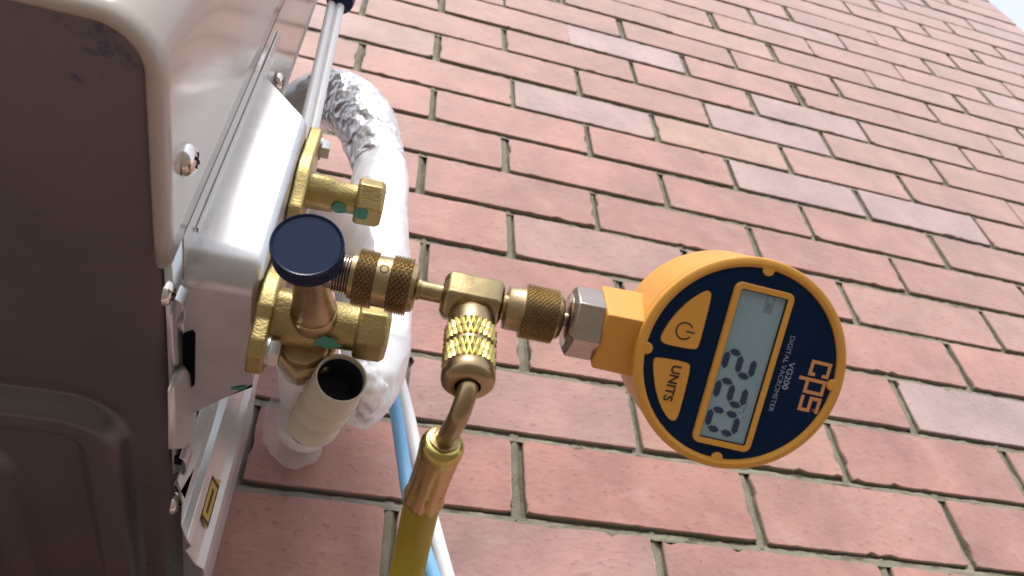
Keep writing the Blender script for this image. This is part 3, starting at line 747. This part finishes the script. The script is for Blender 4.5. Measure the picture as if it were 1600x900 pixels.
mb.build('display_gasket', M['dark'], lcd, smooth=0)
def seven(name, ch, ca, cb, w, h, th, mt, slant=.10):
    on = {'2': 'abged', '0': 'abcdef'}[ch]
    segs = {'a': ((-w, h), (w, h)), 'b': ((w, h), (w, 0)), 'c': ((w, 0), (w, -h)), 'd': ((-w, -h), (w, -h)), 'e': ((-w, 0), (-w, -h)), 'f': ((-w, h), (-w, 0)), 'g': ((-w, 0), (w, 0))}
    mb = MB()
    for s_ in on:
        (x0, y0), (x1, y1) = segs[s_]; L = math.hypot(x1 - x0, y1 - y0); dx, dy = (x1 - x0) / L, (y1 - y0) / L; gp = th * .18
        pts = [(gp, 0), (gp + th * .55, th * .5), (L - gp - th * .55, th * .5), (L - gp, 0), (L - gp - th * .55, -th * .5), (gp + th * .55, -th * .5)]
        P = []
        for u, v in pts:
            X_, Y_ = x0 + dx * u - dy * v, y0 + dy * u + dx * v
            P.append(fp(ca + X_ + Y_ * slant, cb + Y_, HL))
        mb.poly(P, GN * .00012)
    return mb.build(name, mt, lcd, smooth=0)
mpp = TG / FPX
for ch, (px, py) in (('2', (1142, 566)), ('2', (1129, 611)), ('0', (1117, 656))):
    ca, cb = local(FP(px, py, HL)); seven('digit', ch, ca, ib0 + .0024 + .0058, .0040, .0058, .0025, M['ink'])
# faint segments and the battery mark
mb = MB()
for x, y, w, h in ((690, 632, 3, 26), (700, 650, 3, 20), (712, 628, 3, 30), (684, 660, 10, 3), (676, 690, 12, 3), (700, 678, 10, 3)):
    a, b = local(Z6(x, y)); w_, h_ = w * mpp / 2.308, h * mpp / 2.308
    mb.poly([fp(a - h_ / 2, b - w_ / 2, HL), fp(a + h_ / 2, b - w_ / 2, HL), fp(a + h_ / 2, b + w_ / 2, HL), fp(a - h_ / 2, b + w_ / 2, HL)], GN * .0001)
mb.build('faint_segments', M['ghost'], lcd, smooth=0)
a, b = local(Z6(795, 262)); mb = MB(); q = mpp / 2.308
for x0_, y0_, x1_, y1_ in ((-38, -15, 38, -13), (-38, 13, 38, 15), (-38, -13, -36, 13), (36, -13, 38, 13), (2, -8, 14, 8), (18, -8, 30, 8), (-30, -3, -22, 3)):
    mb.poly([fp(a + x0_ * q, b + y0_ * q, HL), fp(a + x1_ * q, b + y0_ * q, HL), fp(a + x1_ * q, b + y1_ * q, HL), fp(a + x0_ * q, b + y1_ * q, HL)], GN * .0001)
mb.build('battery_mark', M['ghost'], lcd, smooth=0)
# buttons
pw = [local(Z6(*p)) for p in ((566, 216), (580, 224), (578, 250), (536, 415), (522, 431), (412, 410), (396, 394), (414, 355), (450, 305), (505, 252))]
ut = [local(Z6(*p)) for p in ((383, 458), (496, 477), (506, 494), (462, 668), (446, 688), (424, 678), (398, 635), (379, 570), (372, 500), (373, 470))]
bp = face_poly('button', pw, H0 - .0003, .0002, M['orange'], ga); bp['label'] = 'orange power button'
bu = face_poly('button', ut, H0 - .0003, .0002, M['orange'], ga); bu['label'] = 'orange button marked UNITS'
a, b = local(Z6(483, 362)); mb = MB(); r1, r2 = .0036, .0030
arc = [R_(32 + (360 - 64) * i / 40) for i in range(41)]       # 0 deg = towards B
mb.poly([fp(a + r1 * math.sin(t), b + r1 * math.cos(t), .0002) for t in arc] + [fp(a + r2 * math.sin(t), b + r2 * math.cos(t), .0002) for t in reversed(arc)], GN * .00012)
mb.poly([fp(a - .0003, b + .0006, .0002), fp(a + .0003, b + .0006, .0002), fp(a + .0003, b + .0042, .0002), fp(a - .0003, b + .0042, .0002)], GN * .00012)
mb.build('power_symbol', M['print_dark'], bp, smooth=0)
text('lettering', 'UNITS', .0052, Z6(437, 550) + GN * .0003, A_, B_, M['print_dark'], bu, .00005, .00012, 1.02)
text('lettering', 'VG200', .0034, Z6(862, 528) + GN * (H0 + .0001), A_, B_, M['print_grey'], fp_, .00004, .00002, 1.18)
text('lettering', 'DIGITAL VACROMETER', .0029, Z6(838, 520) + GN * (H0 + .0001), A_, B_, M['print_grey'], fp_, .00003, -.00003, 1.06)
text('lettering', '®', .0016, Z6(952, 652) + GN * (H0 + .0001), A_, B_, M['print_orange'], fp_, .00003)
# logo letters c p s drawn as broad strokes
def stroke(mb, pts, w, h):
    for i in range(len(pts) - 1):
        (x0, y0), (x1, y1) = pts[i], pts[i + 1]; L = math.hypot(x1 - x0, y1 - y0); dx, dy = (x1 - x0) / L * w / 2, (y1 - y0) / L * w / 2
        q = [(x0 - dx - dy, y0 - dy + dx), (x1 + dx - dy, y1 + dy + dx), (x1 + dx + dy, y1 + dy - dx), (x0 - dx + dy, y0 - dy - dx)]
        mb.poly([fp(a, b, h + .00001 * i) for a, b in q], GN * .00008)
o_ = local(Z6(928, 462)); o1 = local(Z6(913, 640)); La = o1[0] - o_[0]
lw = La * .255; gap = La * .118; hh = .0074; sw = .0014
cx, cb = o_[0] + .0008, local(Z6(943, 545))[1] - .0012
mb = MB(); h = H0 + .0001
stroke(mb, [(cx + lw, cb + hh * .80), (cx + lw, cb + hh), (cx, cb + hh), (cx, cb), (cx + lw, cb), (cx + lw, cb + hh * .20)], sw, h)
px_ = cx + lw + gap
stroke(mb, [(px_, cb - hh * .42), (px_, cb + hh * .98), (px_ + lw, cb + hh * .98), (px_ + lw, cb), (px_, cb)], sw, h)
sx_ = px_ + lw + gap
stroke(mb, [(sx_ + lw, cb + hh), (sx_, cb + hh), (sx_, cb + hh * .5), (sx_ + lw, cb + hh * .5), (sx_ + lw, cb), (sx_, cb)], sw, h)
mb.build('logo', M['print_orange'], fp_, smooth=0)

# ------------------------------------------------------------------ yellow hose
hp1 = b0 + bd * BS(1.0)
hose = thing('charging_hose', hp1, 'yellow charging hose with brass end hanging from the tee', 'hose')
r1 = pxr(38, b0 + bd * BS(.35)); 
mb = MB(); mb.lathe(b0, bd, [(BS(.24), .0060), (BS(.242), r1 * .96), (BS(.256), r1 * 1.0), (BS(.405), r1 * 1.0), (BS(.41), r1 * .98)], 56); mb.build('swivel_collar', M['bronze'], hose)
for k0, k1 in ((.41, .60), (.65, .85)):
    mb = MB(); knurl(mb, b0, bd, BS(k0), BS(k1), r1 * 1.01, .0008, 30, 1, sub=6); mb.build('knurled_band', M['brass_bright'], hose, smooth=12)
mb = MB(); mb.lathe(b0, bd, [(BS(.595), r1 * .98), (BS(.60), r1 * 1.0), (BS(.65), r1 * 1.0), (BS(.655), r1 * .98)], 56); mb.build('swivel_groove', M['bronze'], hose)
mb = MB(); mb.lathe(b0, bd, [(BS(.845), r1 * 1.0), (BS(.86), r1 * 1.06), (BS(.95), r1 * 1.07), (BS(.985), r1 * 1.03), (BS(1.02), r1 * .88), (BS(1.035), r1 * .70), (BS(1.035), r1 * .52), (BS(.98), r1 * .48)], 56, cap1=False); mb.build('swivel_nut', M['bronze'], hose, smooth=45)
f0 = at(694, 688, t=.289); f1 = at(661, 781, t=.312)
mb = MB(); mb.tube([b0 + bd * BS(.90), b0 + bd * BS(1.06), at(719, 645, t=.274), at(706, 670, t=.281), f0, f0.lerp(f1, .2)], lambda u: .0039 - .0001 * u, 28, 8); mb.build('bent_tube', M['bronze'], hose, smooth=60)
fdv = (f1 - f0).normalized(); fl_ = (f1 - f0).length; fr0 = pxr(35, f0); 
mb = MB(); mb.lathe(f0, fdv, [(-.0014, .0046), (-.0012, .0058), (.0002, .0060), (.0004, .0052)], 32); mb.build('tube_collar', M['brass'], hose)
mb = MB(); mb.lathe(f0, fdv, [(.0004, .0046), (-.0004, fr0 * .72), (.0004, fr0 * .88), (.0022, fr0), (.0050, fr0 * 1.02), (.0075, fr0 * .99)], 56); mb.build('ferrule_shoulder', M['brass_bright'], hose, smooth=60)
mb = MB()
def crimp(th, s_, r): 
    k = min(1, max(0, (s_ - .008) / .006)); return r * (1 - .075 * k * (.5 + .5 * math.cos(8 * th)) ** 2)
mb.lathe(f0, fdv, [(.0070, fr0 * .99), (.010, fr0 * .98), (.016, fr0 * .94), (fl_ * .6, fr0 * .93), (fl_ * .85, fr0 * .95), (fl_ * .92, fr0 * 1.02), (fl_ * .97, fr0 * 1.03), (fl_, fr0 * .98), (fl_ + .0003, fr0 * .8)], 64, fn=crimp); fe = mb.build('ferrule', M['copper'], hose, smooth=50)
fe['label'] = 'copper coloured crimped ferrule'
hr_ = fr0 * .90
h2, h3 = at(647, 842, t=.327), at(634, 905, t=.330)
mb = MB(); mb.tube([f0.lerp(f1, .75), f1, h2, h3, h3 + (h3 - h2) * 1.0 + Vector((0, -.004, 0)), h3 + (h3 - h2) * 2.0 + Vector((0, -.022, .002)), h3 + (h3 - h2) * 2.6 + Vector((0, -.07, .010)), h3 + Vector((-.01, -.25, -.01)), h3 + Vector((.02, -.55, .02)), h3 + Vector((.04, -.95, .03))], hr_, 32, 10); mb.build('hose_body', M['yellow'], hose, smooth=60)

# ------------------------------------------------------------------ drain spout, wrapped pipes, cables
sp0 = at(534, 590, t=.345); sp1 = at(491, 660, t=.390); sdv = (sp1 - sp0).normalized(); sl = (sp1 - sp0).length; sr = pxr(42, sp0)
spt = thing('drain_spout', sp1, 'grey beige plastic drain spout with open end below the lower valve', 'pipe')
mb = MB(); mb.lathe(sp0, sdv, [(.022, sr * .84), (.002, sr * .885), (.0004, sr * .90), (0, sr * .945), (.0006, sr * .985), (.003, sr * 1.0), (sl * .30, sr * 1.0), (sl * .33, sr * 1.09), (sl * .37, sr * 1.09), (sl * .40, sr * .98), (sl * .58, sr * .97), (sl * .61, sr * 1.09), (sl * .66, sr * 1.09), (sl * .69, sr * .97), (sl * .90, sr * .98), (sl * .93, sr * 1.09), (sl, sr * 1.09), (sl + .0004, sr * .9)], 48, cap0=False)
mb.build('barbed_tube', M['spout'], spt, smooth=45)
mb = MB(); mb.lathe(sp0, sdv, [(.0030, sr * .876), (.0215, sr * .82), (.0216, .0002)], 40, cap0=False, cap1=False); mb.build('bore', M['spout_in'], spt, smooth=40)
mb = MB(); mb.tube([sp1 - sdv * .004, sp1 + sdv * .02 + Vector((0, .004, 0)), sp1 + sdv * .032 + Vector((.0, .02, -.01))], sr * .70, 24, 6); mb.build('nipple', M['dark'], spt)
# foil wrapped pipe
def foil_fn(seed, amp):
    ph = [random.Random(seed + i).uniform(0, 6.28) for i in range(8)]
    return lambda u, th, r: r * (1 + amp * (math.sin(3 * th + 21 * u + ph[0]) + .8 * math.sin(5 * th - 34 * u + ph[1]) + .7 * math.sin(2 * th + 55 * u + ph[2]) + .5 * math.sin(9 * th + 70 * u + ph[3]) + .4 * math.sin(7 * th - 110 * u + ph[4])))
loop = [at(553, 662, n=.18), at(574, 610, n=.195), at(588, 540, n=.20), at(588, 450, n=.20), at(588, 345, n=.20), at(594, 262, n=.195), at(570, 192, n=.19), at(530, 156, n=.18), at(488, 160, n=.165), at(450, 185, n=.145), at(430, 260, n=.12), at(440, 330, n=.08), at(445, 360, n=-.02)]
pk = [.009, .019, .0230, .0240, .0242, .0218, .0245, .0268, .0262, .021, .020, .020, .020]
mb = MB(); mb.tube(loop, lambda u: pk[min(12, int(u * 12))] + (pk[min(12, int(u * 12) + 1)] - pk[min(12, int(u * 12))]) * (u * 12 - int(u * 12)), 56, 16, fn=foil_fn(3, .018))
fpipe = thing('foil_wrapped_pipe', loop[0], 'thick white and silver foil wrapped pipe looping behind the brass valves', 'pipe')
mb.build('wrap', M['foil'], fpipe, smooth=60)
mb = MB(); mb.tube(loop[5:10], lambda u: .0222 + .0062 * math.sin(math.pi * min(1, u * 1.15)), 64, 26, fn=foil_fn(53, .016)); mb.build('crumpled_foil', M['foil_crumpled'], fpipe, smooth=25)
mb = MB(); mb.tube([at(505, 305, n=.292), at(528, 335, n=.272), at(546, 375, n=.25), at(556, 425, n=.235), at(562, 490, n=.225), at(566, 560, n=.205)], lambda u: .0105 + .004 * min(1, u * 3), 36, 10, fn=foil_fn(41, .02))
finish(mb.build('wrapped_valve_pipe', M['foam'], smooth=60), 'slim white wrapped pipe leaving the upper valve behind the navy cap', 'pipe')
# white wrapped pipe from the flare nut
q0 = fn0 + fd * .024
mb = MB(); mb.tube([q0 - fd * .004, q0 + fd * .02, at(478, 640, t=.50), at(470, 660, t=.53), at(474, 672, t=.57), at(485, 676, n=.0)], lambda u: .0145 + .002 * min(1, u * 4), 40, 10, fn=foil_fn(11, .02))
wp = thing('wrapped_pipe', q0, 'white wrapped pipe below the lower valve under clear film', 'pipe')
mb.build('wrap', M['foam'], wp, smooth=60)
mb = MB(); mb.tube([at(470, 640, t=.43), at(455, 672, t=.45), at(468, 700, t=.47)], lambda u: .018 - .004 * u, 32, 8, fn=foil_fn(21, .03)); mb.build('clear_film', M['film'], wp, smooth=60)
mb = MB(); mb.tube([at(560, 575, t=.40), at(578, 610, t=.41), at(572, 650, t=.425)], lambda u: .0050 + .0035 * math.sin(math.pi * u), 28, 10, fn=foil_fn(31, .09)); 
finish(mb.build('foil_strip', M['foil'], smooth=60), 'crumpled strip of silver foil beside the drain spout', 'foil')
# cables
def cable(name, pts, r, m, label, sub=8):
    mb = MB(); mb.tube(pts, r, 20, sub); return finish(mb.build(name, m, smooth=60, origin=pts[-1]), label, 'cable')
cable('blue_cable', [at(575, 470, n=.165), at(590, 520, n=.16), at(605, 575, n=.15), at(618, 640, n=.145), at(629, 710, n=.14), at(640, 780, n=.14), at(660, 850, n=.14), at(684, 920, n=.14), at(700, 975, n=.14), Vector((.032, -.16, .14)), Vector((.034, -.26, .145))] + [Vector((.03, -.5, .15)), Vector((.02, -1.3, .16))], .0046, M['blue_plastic'], 'sky blue cable hanging in front of the brick wall, left of the white one')
cable('white_cable', [at(590, 480, n=.14), at(604, 530, n=.13), at(620, 580, n=.125), at(638, 650, n=.12), at(652, 715, n=.12), at(667, 780, n=.12), at(685, 850, n=.12), at(700, 905, n=.12), at(718, 965, n=.12), Vector((.047, -.16, .12)), Vector((.048, -.26, .125))] + [Vector((.04, -.5, .13)), Vector((.03, -1.3, .14))], .0048, M['white_plastic'], 'white cable hanging beside the blue one behind the yellow hose')
cb0, cb1 = at(525, 15, x=-.1155), at(470, 235, x=-.1165)
for off, lab in ((-7, 'white cable running down from the dark clamp, nearer the cabinet'), (7, 'white cable running down from the dark clamp, nearer the bricks')):
    a = at(524 + off, 12, n=.293); b = at(476 + off, 230, n=.293)
    cable('power_cable', [a + Vector((0, .01, 0)), a, a.lerp(b, .5), b, b + Vector((.0, -.05, -.02)), b + Vector((-.01, -.08, -.05))], .0034, M['white_plastic'], lab)
